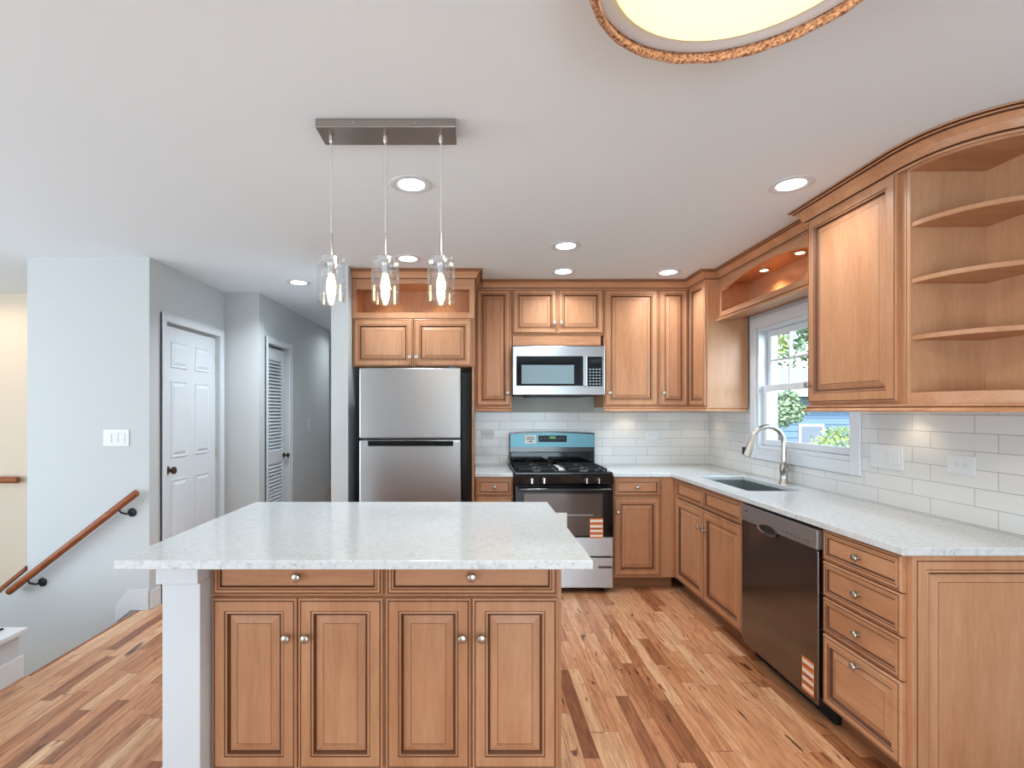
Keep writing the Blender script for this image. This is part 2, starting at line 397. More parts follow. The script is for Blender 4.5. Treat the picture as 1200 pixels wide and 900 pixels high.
def sweep(path, prof, out=1, closed=False):
    """sweep a profile [(offset, z, mat)] along a plan path; positive offset lies to the right of travel (out=1)"""
    n = len(path); P = [Vector((p[0], p[1])) for p in path]; nor = []
    for i in range(n):
        d0 = (P[i]-P[i-1]).normalized() if i > 0 else (P[1]-P[0]).normalized()
        d1 = (P[i+1]-P[i]).normalized() if i < n-1 else d0
        n0 = Vector((d0.y, -d0.x))*out; n1 = Vector((d1.y, -d1.x))*out
        b = (n0+n1).normalized(); nor.append(b/max(.3, b.dot(n0)))
    mb = MB(); k = len(prof)
    for i in range(n):
        for o_, z, _ in prof: mb.v.append((P[i].x+nor[i].x*o_, P[i].y+nor[i].y*o_, z))
    for i in range(n-1):
        for j in range(k):
            jj = (j+1) % k; mb.f.append([i*k+j, i*k+jj, (i+1)*k+jj, (i+1)*k+j]); mb.m.append(prof[j][2])
    mb.f.append(list(range(k))); mb.m.append(0); mb.f.append([(n-1)*k+j for j in range(k)][::-1]); mb.m.append(0)
    return mb
def crown_prof(zt, h=.075, p=.062):
    q = [(0,-1,0),(.10,-1,0),(.12,-.90,1),(.10,-.84,1),(.20,-.82,0),(.26,-.72,0),(.36,-.50,0),(.54,-.32,0),(.68,-.24,1),(.68,-.18,1),(.80,-.17,0),(.86,-.12,1),(.84,-.07,1),(1,-.07,0),(1,0,0),(0,0,0)]
    return [(a*p, zt+b*h, m) for a, b, m in q]
def rail_prof(zt, h=.03, p=.018):
    q = [(-.8,0,0),(.5,0,0),(.6,-.2,0),(.35,-.35,1),(.45,-.45,0),(.8,-.6,0),(1,-.8,0),(.9,-1,0),(-.8,-1,0)]
    return [(a*p, zt+b*h, m) for a, b, m in q]

# ================================================================== THE SETTING
XR = 2.10; YB = 4.60
BASEH = .13
# floor: kitchen, hall and landing, front room; stairwell left open
structure(MB().box(-2.345, XR, -3, 4.6, -.25, 0).box(-2.345, -.95, 4.6, 9.5, -.25, 0).box(-6, -2.345, -3, 2.70, -.25, 0)
          .box(-6, -2.345, 6.9, 9.5, -.25, 0).build('floor', M['floor']))
structure(MB().box(-6.1, 2.25, -3.1, 9.6, CEIL, CEIL+.12).build('ceiling', M['ceil']))
structure(MB().box(-6, -2.3, 2.6, 9.5, -1.62, -1.5).build('floor_lower', M['floor']))
# back wall with tile backsplash and the painted patch above the range
structure(MB().box(-.948, 2.25, YB, YB+.12, 0, CEIL).build('wall_back', M['paint']))
bs = MB().box(-.01, XR-.009, YB-.008, YB-.0005, .914, 1.385).build('trim_1', M['tile_x'])
structure(bs)
structure(MB().box(.30, 1.06, YB-.006, YB-.0005, 1.386, 1.55).build('trim_2', M['backpaint']))
# right wall with window opening
WY0, WY1, WZ0, WZ1 = 2.855, 3.82, 1.115, 2.01
structure(MB().box(XR, XR+.15, -3, WY0, 0, CEIL).box(XR, XR+.15, WY1, YB+.12, 0, CEIL)
          .box(XR, XR+.15, WY0, WY1, 0, WZ0).box(XR, XR+.15, WY0, WY1, WZ1, CEIL).build('wall_right', M['paint']))
TR = .075
structure(MB().box(XR-.008, XR-.0005, 1.0, WY0-TR-.002, .914, 1.41).box(XR-.008, XR-.0005, WY1+TR+.002, YB-.009, .914, 1.41)
          .box(XR-.008, XR-.0005, WY0-TR-.002, WY1+TR+.002, .914, WZ0-TR-.002).build('trim_3', M['tile_y']))
# far left walls
structure(MB().box(-6.12, -6, -3, 9.6, -1.62, CEIL).build('wall_left', M['cream']))
structure(MB().box(-6.1, 2.25, -3.12, -3, -.25, CEIL).build('wall_rear', M['paint']))
YA = 3.60; XA = -2.298
# wall A: the stair wall that faces the camera, with the sloped knee wall flush to its left
def px(x, y, Y): return ((x-558)*Y/600, 1.40-(y-481)*Y/600)
xl = px(32, 0, YA)[0]
k0 = px(32, 668, YA); k1 = px(-120, 793, YA)
structure(MB().prism([(XA, -1.5), (XA, CEIL), (xl, CEIL), (xl, k0[1]), (k1[0], k1[1]), (k1[0], -1.5)], YA, YA+.12, plane='XZ').build('wall_stair', M['paint']))
# wall B with the closet door opening, wall C, wall D with the louvred door opening
def side_wall(name, x, th, y0, y1, oy0, oy1, oz, m='paint'):
    return structure(MB().box(x-th, x, y0, oy0, 0, CEIL).box(x-th, x, oy1, y1, 0, CEIL).box(x-th, x, oy0, oy1, oz, CEIL).build(name, M[m]))
side_wall('wall_closet', XA, .11, YA+.12, 4.67, 3.78, 4.575, 2.06)
XD = -1.977
structure(MB().box(XA-.11, XD-.001, 4.67, 4.78, 0, CEIL).build('wall_jog', M['paint']))
side_wall('wall_hall', XD, .11, 4.78, 6.88, 4.845, 5.40, 2.04)
structure(MB().box(-6, XD+2.1, 9.5, 9.6, -.25, CEIL).build('wall_hall_end', M['paint']))
structure(MB().box(-1.077, -.950, 3.80, 9.5, 0, CEIL).build('wall_fridge', M['paint']))
structure(MB().box(-6, XA-.12, 4.70, 4.80, -1.5, CEIL).build('wall_foyer', M['cream']))
# closets behind the doors
structure(MB().box(XA-.7, XA-.115, 3.73, 4.66, 0, .01).build('floor_closet', M['dark']))
# baseboards
def board(name, x0, x1, y0, y1, h=BASEH): return structure(MB().box(x0, x1, y0, y1, 0, h).build(name, M['white'], bevel=.004))
board('baseboard_closet', XA+.001, XA+.014, YA, 3.713)
board('baseboard_jog', XA+.001, XD, 4.655, 4.669)
board('baseboard_hall', XD+.001, XD+.014, 5.46, 6.88)
board('baseboard_hall_end', -6, -1.08, 9.48, 9.499)
board('baseboard_fridge', -1.079, -.949, 3.785, 3.799)
# skirt board where the stairs start on wall A
sk = [px(152, 691, YA), px(175, 690, YA), px(175, 716, YA), px(143, 722, YA), px(120, 740, YA), px(124, 728, YA)]
sk = [(-2.44, .145), (XA, .145), (XA, 0.0), (-2.42, 0.0), (-2.53, -.09), (-2.53, .03)]
structure(MB().prism(sk, YA-.014, YA-.001, plane='XZ').build('baseboard_stair', M['white'], bevel=.003))
# stair flight going down to the left along wall A
st = MB(); 
for i in range(7):
    z = -.19*(i+1); x = -2.36-.25*i
    st.box(x-.27, x, 2.72, YA-.016, z-.035, z, 0); st.box(x-.27, x-.255, 2.72, YA-.016, z-.19, z-.036, 1)
st.box(-2.36, -2.346, 2.72, YA-.016, -.19, -.036, 1)
structure(st.build('floor_stairs', [M['floor'], M['white']]))
structure(MB().box(-2.372, -2.3455, 2.705, YA-.016, -.035, .0).build('trim_4', M['rail'], bevel=.004))

# ---- window over the sink
def window():
    o = structure(MB().box(XR-.018, XR-.001, WY0-TR, WY0, WZ0-TR, WZ1+TR).box(XR-.018, XR-.001, WY1, WY1+TR, WZ0-TR, WZ1+TR)
        .box(XR-.018, XR-.001, WY0, WY1, WZ0-TR, WZ0).box(XR-.018, XR-.001, WY0, WY1, WZ1, WZ1+TR)
        .build('window_1', M['white'], bevel=.005))
    # jamb liner
    MB().box(XR-.005, XR+.10, WY0+.0005, WY0+.022, WZ0+.0005, WZ1-.0005).box(XR-.005, XR+.10, WY1-.022, WY1-.0005, WZ0+.0005, WZ1-.0005)\
        .box(XR-.005, XR+.10, WY0+.022, WY1-.022, WZ0+.0005, WZ0+.028).box(XR-.005, XR+.10, WY0+.022, WY1-.022, WZ1-.022, WZ1-.0005)\
        .build('window_frame', M['white'], o, bevel=.003)
    a, b = WY0+.024, WY1-.024; mid = 1.565
    def sash(x, z0, z1, grid):
        f = .042; mb = MB().box(x, x+.03, a, a+f, z0, z1).box(x, x+.03, b-f, b, z0, z1).box(x, x+.03, a+f, b-f, z0, z0+f).box(x, x+.03, a+f, b-f, z1-f, z1)
        s = mb.build('sash', M['white'], o, bevel=.003)
        MB().box(x+.013, x+.017, a+f, b-f, z0+f, z1-f).build('pane', M['glass'], s)
        if grid:
            g = MB()
            for i in range(1, 4): y = a+f+(b-a-2*f)*i/4; g.box(x+.006, x+.024, y-.007, y+.007, z0+f, z1-f)
            z = (z0+z1)/2; 
            for i in range(4):
                y0 = a+f+(b-a-2*f)*i/4+.007; y1 = a+f+(b-a-2*f)*(i+1)/4-.007; g.box(x+.006, x+.024, y0, y1, z-.007, z+.007)
            g.build('muntin_grid', M['white'], s)
        return s
    sash(XR+.028, WZ0+.03, mid+.02, False); sash(XR+.062, mid-.02, WZ1-.024, True)
window()

# ---- doors
def six_panel_door():
    y0, y1, h = 3.785, 4.57, 2.03
    W = y1-y0
    mb = MB().box(0, W, 0, .035, 0, h)
    o = mb.build('door_1', M['white'], loc=(XA-.030, y0, .008)); o.rotation_euler = (0, 0, R(90)); structure(o)
    sm, cw = .115, (W-.115*3)/2
    for (z0, z1) in ((.24, .86), (1.03, 1.62), (1.72, 1.92)):
        for i in range(2):
            x0 = sm+i*(cw+sm); p = MB()
            rings_panel(p, x0, x0+cw, z0, z1, [(0, -.0003, 0), (.004, .0-.008, 0), (.016, -.003, 0), (.022, -.003, 0), (.042, -.011, 0)])
            p.build('door_panel', M['white'], o)
    k = MB().lathe([(.032, 0), (.032, -.006), (.012, -.01), (.011, -.03), (.02, -.036), (.028, -.048), (.027, -.06), (.014, -.068)], c=(.07, 0, .94), ax='Y', n=20).build('door_knob', M['bronze'], o, smooth=True)
    MB().box(.0, .004, -.003, .02, .90, .98).build('latch_plate', M['bronze'], o)
    for z in (.22, 1.02, 1.84):
        MB().lathe([(.007, -.045), (.007, .045)], c=(W+.003, -.004, z), n=10).build('hinge', M['nickel'], o, smooth=True)
    # casing
    t = MB(); c = .058; a, b, top = 3.78, 4.575, 2.06
    t.box(XA+.001, XA+.017, a-c, a, 0, top+c).box(XA+.001, XA+.017, b, b+c, 0, top+c).box(XA+.001, XA+.017, a, b, top, top+c)
    t.box(XA+.001, XA+.022, a-c, a-c+.014, 0, top+c+.0).box(XA+.001, XA+.022, b+c-.014, b+c, 0, top+c).box(XA+.001, XA+.022, a-c+.014, b+c-.014, top+c-.014, top+c)
    structure(t.build('trim_5', M['white'], bevel=.003))
six_panel_door()
def louvre_door():
    y0, y1 = 4.85, 5.395; W = y1-y0; h = 2.01
    o = MB(); s = .085
    o.box(0, s, 0, .032, 0, h).box(W-s, W, 0, .032, 0, h).box(s, W-s, 0, .032, 0, .2).box(s, W-s, 0, .032, .86, .99).box(s, W-s, 0, .032, h-.12, h)
    d = o.build('door_2', M['white'], loc=(XD-.034, y0, .008), bevel=.003); d.rotation_euler = (0, 0, R(90)); structure(d)
    for z0, z1 in ((.2, .86), (.99, h-.12)):
        l = MB(); n = int((z1-z0)/.033)
        for i in range(n):
            z = z0+(i+.5)*(z1-z0)/n
            l.add([(s-.002, -.001, z-.016), (W-s+.002, -.001, z-.016), (W-s+.002, .026, z+.014), (s-.002, .026, z+.014),
                   (s-.002, .002, z-.018), (W-s+.002, .002, z-.018), (W-s+.002, .03, z+.012), (s-.002, .03, z+.012)],
                  [(0,1,2,3),(7,6,5,4),(0,4,5,1),(2,6,7,3),(0,3,7,4),(1,5,6,2)])
        l.build('louvres', M['white'], d)
    MB().lathe([(.028, 0), (.028, -.006), (.011, -.01), (.011, -.03), (.02, -.036), (.026, -.046), (.014, -.06)], c=(W-.045, 0, .925), ax='Y', n=18).build('door_knob', M['bronze'], d, smooth=True)
    for z in (.22, 1.8):
        MB().lathe([(.006, -.04), (.006, .04)], c=(-.002, -.004, z), n=10).build('hinge', M['nickel'], d, smooth=True)
    t = MB(); c = .058; a, b, top = 4.845, 5.40, 2.04
    t.box(XD+.001, XD+.017, a-c, a, 0, top+c).box(XD+.001, XD+.017, b, b+c, 0, top+c).box(XD+.001, XD+.017, a, b, top, top+c)
    t.box(XD+.001, XD+.022, a-c, a-c+.014, 0, top+c).box(XD+.001, XD+.022, b+c-.014, b+c, 0, top+c).box(XD+.001, XD+.022, a-c+.014, b+c-.014, top+c-.014, top+c)
    structure(t.build('trim_6', M['white'], bevel=.003))
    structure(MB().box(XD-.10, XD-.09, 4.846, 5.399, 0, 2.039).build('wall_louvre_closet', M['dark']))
louvre_door()

# ================================================================== ISLAND
IY = 1.85; IX0, IX1 = -.956, .308
iw = (IX1-.012-IX0)/2
for i in range(2):
    x0 = IX0+i*iw
    t = thing('island_cabinet', (x0, IY, 0), ('left' if i == 0 else 'right')+'-hand maple island cabinet with drawer and two doors, '+('beside the white post' if i == 0 else 'farther from the post'), 'cabinet', 'base cabinets of the island')
    wd = iw if i == 0 else iw+.012
    carcass(t, wd-.0005, .60, .10, .883, toe=.07)
    a = .010 if i == 0 else .006
    cab_drawer(t, a, iw-.004, .738, .874)
    m = (a+iw-.004)/2
    cab_door(t, a, m-.0025, .115, .728, m-.034, .592)
    cab_door(t, m+.0025, iw-.004, .115, .728, m+.034, .592)
top = MB(); top.box(-1.174, .380, 1.657, 2.725, .884, .914)
tag(top.build('island_countertop', M['quartz'], bevel=.004), 'large white speckled quartz slab on top of the island', 'countertop')
def post(y0, lab):
    x1 = -.958; x0 = x1-.131
    t = thing('island_post', ((x0+x1)/2, y0+.066, 0), lab, 'post', 'square white posts under the island top')
    MB().box(-.0655, .0655, -.066, .066, 0, .800).build('shaft', M['white'], t, bevel=.002)
    MB().box(-.080, .0650, -.080, .080, .800, .883).build('capital', M['white'], t, bevel=.003)
post(1.776, 'square white post with a wider cap under the front left of the island top')
post(2.50, 'square white post under the far left of the island top')

# ================================================================== BASE CABINETS, back run
YF = 3.99; BD = .60
t = thing('base_cabinet', (-.008, YF, 0), 'narrow maple base cabinet between the fridge panel and the range', 'cabinet')
carcass(t, .297, BD, .10, .883, toe=.07)
cab_drawer(t, .006, .291, .738, .874); cab_door(t, .006, .291, .115, .728, .255, .63, st=.05)
t = thing('base_cabinet', (1.056, YF, 0), 'maple base cabinet with drawer and door right of the range, ending in the inside corner', 'cabinet')
carcass(t, .493, BD, .10, .883, toe=.07)
cab_drawer(t, .012, .377, .738, .874); cab_door(t, .012, .377, .115, .728, .043, .615)
# right run: local x runs towards the camera, local y towards the wall
XF = 1.55; RD = .54
t = thing('sink_cabinet', (XF, 3.989, 0), 'maple sink base cabinet with two false drawer fronts over two doors, below the window', 'cabinet', rz=-90)
o_ = .049
carcass(t, .994+o_, RD, .10, .883, toe=.07, hollow=True)
MB().box(.018, o_+.02, -.004, .0, .118, .883).build('filler', M['wood'], t)
c1 = .478+o_
cab_drawer(t, .02+o_, c1, .738, .874, k=False, name='false_drawer_front'); cab_drawer(t, c1+.012, .984+o_, .738, .874, k=False, name='false_drawer_front')
cab_door(t, .02+o_, c1, .115, .728, c1-.032, .60); cab_door(t, c1+.012, .984+o_, .115, .728, c1+.044, .60)
YD0, YD1 = 2.268, 1.840
t = thing('drawer_cabinet', (XF, YD0, 0), 'maple base cabinet with a stack of four drawers between dishwasher and counter end', 'cabinet', rz=-90)
wD = YD0-YD1
carcass(t, wD, RD, .10, .883, toe=.07)
cab_drawer(t, .004, wD-.006, .743, .874); cab_drawer(t, .004, wD-.006, .584, .737); cab_drawer(t, .004, wD-.006, .424, .577)
cab_drawer(t, .004, wD-.006, .112, .417, tall=True, kz=.372)
ep = MB(); rings_panel(ep, 0, RD, .0, .883-.0, [(0,0,0),(0,-.018,0),(.0,-.018,0),(.018,-.018,1),(.020,-.016,1),(.022,-.018,0)]+[(.022+a, b, c) for a, b, c in door_rings(.04)[6:]])
e = ep.build('end_panel', [M['wood'], M['glaze']], t, loc=(wD, 0, 0)); e.rotation_euler = (0, 0, R(90))
# flip so that it faces the camera
e.location = (wD+.0005, 0, 0)

# worktop
def grid_slab(xs, ys, filled, z0, z1):
    mb = MB(); idx = {}
    def vid(i, j, k):
        if (i, j, k) not in idx: idx[(i, j, k)] = len(mb.v); mb.v.append((xs[i], ys[j], (z0, z1)[k]))
        return idx[(i, j, k)]
    F = lambda i, j: 0 <= i < len(xs)-1 and 0 <= j < len(ys)-1 and filled(i, j)
    for i in range(len(xs)-1):
        for j in range(len(ys)-1):
            if not F(i, j): continue
            mb.f.append([vid(i, j, 1), vid(i+1, j, 1), vid(i+1, j+1, 1), vid(i, j+1, 1)])
            mb.f.append([vid(i, j+1, 0), vid(i+1, j+1, 0), vid(i+1, j, 0), vid(i, j, 0)])
            if not F(i, j-1): mb.f.append([vid(i, j, 0), vid(i+1, j, 0), vid(i+1, j, 1), vid(i, j, 1)])
            if not F(i, j+1): mb.f.append([vid(i+1, j+1, 0), vid(i, j+1, 0), vid(i, j+1, 1), vid(i+1, j+1, 1)])
            if not F(i-1, j): mb.f.append([vid(i, j+1, 0), vid(i, j, 0), vid(i, j, 1), vid(i, j+1, 1)])
            if not F(i+1, j): mb.f.append([vid(i+1, j, 0), vid(i+1, j+1, 0), vid(i+1, j+1, 1), vid(i+1, j, 1)])
    mb.m = [0]*len(mb.f); return mb
XE = 1.51
SX0, SX1, SY0, SY1 = 1.645, 1.985, 3.09, 3.79
slab = grid_slab([1.058, XE, SX0, SX1, XR-.009], [1.812, SY0, SY1, 3.965, YB-.009],
                 lambda i, j: (j == 3) or (i >= 1 and not (i == 2 and j == 1)), .884, .914)
tag(slab.build('countertop', M['quartz'], bevel=.004), 'L-shaped white quartz worktop around the corner with the sink cut into it', 'countertop')
tag(MB().box(-.010, .287, 3.965, YB-.009, .884, .914).build('countertop', M['quartz'], bevel=.004), 'short white quartz worktop piece between fridge panel and range', 'countertop')
# sink
sx0, sx1, sy0, sy1 = SX0-.006, SX1+.006, SY0-.006, SY1+.006
zb = .70; s = MB(); zt = .883
s.add([(sx0,sy0,zt),(sx1,sy0,zt),(sx1,sy1,zt),(sx0,sy1,zt),(sx0+.012,sy0+.012,zb),(sx1-.012,sy0+.012,zb),(sx1-.012,sy1-.012,zb),(sx0+.012,sy1-.012,zb)],
      [(0,1,5,4),(1,2,6,5),(2,3,7,6),(3,0,4,7),(4,5,6,7)])
for a in s.f: pass
bo = s.build('basin', M['steel_sink'])
sm = bo.modifiers.new('thick', 'SOLIDIFY'); sm.thickness = .003; sm.offset = 0
sk_t = thing('kitchen_sink', ((sx0+sx1)/2, (sy0+sy1)/2, zb), 'undermount stainless steel sink set into the worktop below the window', 'sink')
bo.parent = sk_t; bo.location = (-(sx0+sx1)/2, -(sy0+sy1)/2, -zb)
MB().lathe([(.045, .002), (.045, .005), (.03, .006), (.028, .003)], n=20).build('drain', M['chrome'], sk_t, smooth=True)
# faucet
fx, fy = 2.035, 3.385
f = thing('kitchen_faucet', (fx, fy, .914), 'tall arched brushed nickel pull-down faucet behind the sink', 'faucet')
MB().lathe([(.030, 0), (.030, .006), (.025, .012), (.023, .07), (.028, .085), (.027, .115), (.018, .14)], n=20).build('base', M['nickel'], f, smooth=True)
pts = [(0, 0, .12), (0, 0, .20), (0, 0, .275)]
for i in range(1, 13):
    a = math.pi*i/12*.86; pts.append((-.105+.105*math.cos(a), 0, .275+.105*math.sin(a)))
lx, lz = pts[-1][0], pts[-1][2]
MB().tube(pts, .0155, 14).build('neck', M['nickel'], f, smooth=True)
dx, dz = -.35, -.94
MB().tube([(lx, 0, lz), (lx+dx*.05, 0, lz+dz*.05), (lx+dx*.10, 0, lz+dz*.10), (lx+dx*.145, 0, lz+dz*.145)], [.0165, .019, .024, .026], 16).build('spray_head', M['nickel'], f, smooth=True)
MB().box(lx+dx*.11-.034, lx+dx*.11-.020, -.008, .008, lz+dz*.13, lz+dz*.08).build('spray_button', M['dark'], f)
h = MB().tube([(.0, -.015, .10), (0, -.045, .098)], [.022, .020], 16)
h.tube([(0, -.036, .100), (-.012, -.040, .125), (-.028, -.044, .150)], [.008, .007, .005], 10)
h.build('handle', M['nickel'], f, smooth=True)

# ================================================================== DISHWASHER
t = thing('dishwasher', (XF, 2.938, 0), 'dark stainless dishwasher with an orange label, built in between sink and drawers', 'dishwasher', rz=-90)
wd = .666
MB().box(.004, wd-.004, 0, .52, .10, .868).build('tub', M['dark'], t)
MB().box(.004, wd-.004, .05, .07, 0, .10).build('toe_kick', M['dark'], t)
MB().box(.006, wd-.006, -.030, -.001, .085, .775).build('door', M['steel_dark'], t, bevel=.004)
cp = MB().box(.006, wd-.006, -.034, -.001, .778, .868).build('control_panel', M['steel_mid'], t, bevel=.004)
# pocket handle and buttons
MB().add([(.27+.09*math.cos(a), -.036, .775+.028*math.sin(a)) for a in [2*math.pi*i/24 for i in range(24)]], [list(range(24))]).add(
    [(.27+.075*math.cos(a), -.0362, .780+.018*math.sin(a)) for a in [2*math.pi*i/24 for i in range(24)]], [list(range(24))], 1).build('pocket_handle', [M['chrome'], M['dark']], cp)
b = MB()
for i in range(7): b.box(.40+i*.032, .417+i*.032, -.0355, -.034, .80, .806)
b.build('button_row', M['chrome'], cp)
MB().box(.05, .075, -.0352, -.034, .832, .84).build('badge', M['ink'], cp)
def energy_label(parent, x0, z0, w_, h_, y):
    l = MB().box(x0, x0+w_, y-.0008, y-.0002, z0, z0+h_, 0)
    for k, (a, b_) in enumerate(((.83, .93), (.55, .66), (.32, .42), (.08, .17))):
        l.box(x0+.003, x0+w_-.003, y-.0012, y-.0008, z0+h_*a, z0+h_*b_, 1)
    for a in (.75, .47, .24):
        l.box(x0+.006, x0+w_-.012, y-.0012, y-.0008, z0+h_*a, z0+h_*(a+.035), 2)
    o = l.build('energy_label', [M['label_o'], M['label_w'], M['ink']], parent); o['label'] = 'orange and white striped paper label'
energy_label(t, .550, .105, .085, .155, -.030)

# ================================================================== RANGE
RX0 = .2925; RW = .757
t = thing('gas_range', (RX0, 3.93, 0), 'freestanding gas range with black cooktop and blue-filmed backguard', 'range')
D = .66
MB().box(.004, RW-.004, .03, D-.02, .03, .905).build('body', M['black'], t, bevel=.003)
ct = MB().box(0, RW, -.005, D-.06, .905, .928).build('cooktop', M['black'], t, bevel=.006)
# grates and burners
for gx in (.19, .567):
    g = MB()
    x0, x1, y0, y1 = gx-.16, gx+.16, .06, .54; z = .948
    for (a, b_, c_, d_) in ((x0, x1, y0, y0+.012), (x0, x1, y1-.012, y1), (x0, x0+.012, y0, y1), (x1-.012, x1, y0, y1), (x0, x1, .294, .306)):
        g.box(a, b_, c_, d_, z-.012, z)
    for cy in (.18, .42):
        g.box(gx-.006, gx+.006, cy-.10, cy-.035, z-.008, z+.004).box(gx-.006, gx+.006, cy+.035, cy+.10, z-.008, z+.004)
        g.box(x0+.01, gx-.035, cy-.006, cy+.006, z-.008, z+.004).box(gx+.035, x1-.01, cy-.006, cy+.006, z-.008, z+.004)
    for (a, b_) in ((x0, y0), (x1-.012, y0), (x0, y1-.012), (x1-.012, y1-.012)): g.box(a, a+.012, b_, b_+.012, .928, z-.012)
    g.build('grate', M['iron'], t)
    for cy in (.18, .42):
        MB().lathe([(.05, .9285), (.05, .932), (.036, .934), (.036, .942), (.026, .946)], c=(gx, cy, 0), n=20).build('burner', M['nickel'], t, smooth=True)
MB().box(.33, .43, .10, .50, .929, .934).build('paper_packet', M['label_w'], t)['label'] = 'pale paper packet lying between the burners'
cp = MB().add([(0,-.030,.905),(RW,-.030,.905),(RW,-.012,.826),(0,-.012,.826),(0,.03,.905),(RW,.03,.905),(RW,.03,.826),(0,.03,.826)],
              [(0,1,2,3),(7,6,5,4),(0,4,5,1),(3,2,6,7),(0,3,7,4),(1,5,6,2)]).build('control_panel', M['black'], t, bevel=.004)
for kx in (.130, .222, .545, .637):
    k = MB().lathe([(.024, 0), (.024, -.006), (.019, -.010), (.017, -.028), (.010, -.031)], ax='Y', n=18).build('burner_knob', M['iron'], cp, smooth=True, loc=(kx, -.024, .866))
    MB().box(-.004, .004, -.038, -.028, -.019, .019).build('knob_grip', M['chrome'], k)
od = MB().box(.004, RW-.004, -.022, .028, .433, .822).build('oven_door', M['blackglass'], t, bevel=.004)
MB().box(.075, RW-.085, -.0245, -.0222, .445, .765).build('oven_window', mat('smoked_glass', (88, 78, 74), .09, .55), od)
rk = MB()
rk.box(.20, .60, -.0255, -.0248, .60, .6035)
rk.build('rack_glint', M['nickel'], od)
hd = MB().tube([(.03, -.062, .80), (RW-.03, -.062, .80)], .012, 12).tube([(.045, -.062, .80), (.045, -.02, .80)], .009, 8).tube([(RW-.045, -.062, .80), (RW-.045, -.02, .80)], .009, 8)
hd.build('handle', M['black'], od, smooth=True)
MB().box(.31, .40, -.0265, -.0256, .50, .62).build('paper_tag', M['label_w'], od)['label'] = 'small white paper tag'
MB().box(.004, RW-.004, -.022, .028, .286, .430).build('lower_panel', M['steel'], t, bevel=.003)
dr = MB().box(.004, RW-.004, -.022, .028, .045, .276).build('storage_drawer', M['steel'], t, bevel=.004)
MB().box(.64, RW-.012, -.0235, -.0222, .195, .212).build('badge', M['ink'], dr)
energy_label(od, .575, .425, .10, .15, -.0245)
for fxx in (.05, RW-.07):
    MB().lathe([(.018, 0), (.018, .012), (.01, .014), (.01, .03)], c=(fxx, .05, 0), n=12).build('foot', M['iron'], t, smooth=True)
# backguard
n = 16; poly = [(.004, .915)]+[(RW-.004, .915)]+[(RW-.004-(RW-.008)*i/n, 1.200+.014*math.sin(math.pi*i/n)) for i in range(n+1)]
bgd = MB().prism(poly, D-.075, D-.008, plane='XZ').build('backguard', M['black'], t, bevel=.003)
poly2 = [(.008, 1.078), (RW-.008, 1.078)]+[(RW-.008-(RW-.016)*i/n, 1.190+.012*math.sin(math.pi*i/n)) for i in range(n+1)]
MB().prism(poly2, D-.080, D-.0755, plane='XZ').build('backguard_face', M['steel_film'], bgd)
MB().box(.008, RW-.008, D-.088, D-.0755, .935, 1.035).build('vent_panel', M['blackglass'], bgd, bevel=.006)
ds = MB().box(.255, .505, D-.083, D-.0805, 1.122, 1.180).build('display', M['display'], bgd)
MB().box(.355, .405, D-.084, D-.0832, 1.152, 1.170).build('clock_digits', M['green_led'], ds)
for i in range(7):
    if i != 3: MB().lathe([(.007, 0), (.007, -.001)], c=(.28+i*.033, D-.0832, 1.152), ax='Y', n=10).build('touch_key', M['fridge_side'], ds)
st_ = MB().box(.135, .235, D-.0812, D-.0805, 1.108, 1.185).box(.155, .215, D-.0816, D-.0813, 1.160, 1.166, 1).box(.15, .22, D-.0816, D-.0813, 1.143, 1.150, 1).box(.175, .20, D-.0816, D-.0813, 1.122, 1.132, 1)
st_.build('sticker', [M['label_w'], M['ink']], bgd)['label'] = 'white paper sticker'

# ================================================================== FRIDGE
t = thing('refrigerator', (-.845, 3.70, 0), 'stainless top-freezer refrigerator under the niche cabinet', 'refrigerator')
FW = .734
MB().box(.012, FW-.012, .075, .80, .03, 1.700).build('body', M['fridge_side'], t, bevel=.006)
fd = MB().box(0, FW, 0, .068, 1.198, 1.708).build('freezer_door', M['steel'], t, bevel=.008)
lo = MB().box(0, FW, 0, .068, .06, 1.186).build('fridge_door', M['steel'], t, bevel=.008)
MB().box(.062, FW-.055, -.0025, .004, 1.142, 1.181).build('pocket_handle', M['blackglass'], lo, bevel=.002)
MB().lathe([(.028, 0), (.028, -.002)], ax='Y', n=24).build('badge', M['nickel'], fd, loc=(.645, 0, 1.665)).scale = (1, 1, .3)
MB().box(.02, FW-.02, .05, .1, 0.0, .058).build('kick_grille', M['dark'], t)
MB().box(FW-.09, FW-.03, .03, .10, 1.709, 1.722).build('hinge_cover', M['fridge_side'], t)

# cabinet over the fridge, with the tall side panel
t = thing('fridge_cabinet', (-.946, 3.93, 0), 'maple cabinet above the fridge with an open lit niche over two doors', 'cabinet')
W = .934; zn0, zn1, zd = 2.150, 2.335, 1.734
body = MB(); ZT = 2.40
body.box(0, .018, 0, .66, zd, ZT).box(W-.018, W, 0, .66, zd, ZT).box(.018, W-.018, .30, .66, zn0-.045, ZT).box(.018, W-.018, .018, .66, zd, zn0-.002)
body.box(.018, W-.018, 0, .30, ZT-.018, ZT)
body.build('carcass', M['maple_inside'], t)
fr = MB(); 
fr.box(0, .032, -.018, 0, zn0-.045, ZT).box(W-.04, W, -.018, 0, zn0-.045, ZT).box(.032, W-.04, -.018, 0, zn0-.045, zn0-.002)
fr.build('face_frame', M['wood'], t)
arch = [(.032, ZT)]+[(.032, zn1-.03), (.10, zn1-.03)]
for i in range(13): x = .30+(W-.6)*i/12; arch.append((x, zn1-.03+.045*(1 if 0 < i < 12 else .9)+.008*math.sin(math.pi*i/12)))
arch += [(W-.10, zn1-.03), (W-.04, zn1-.03), (W-.04, ZT)]
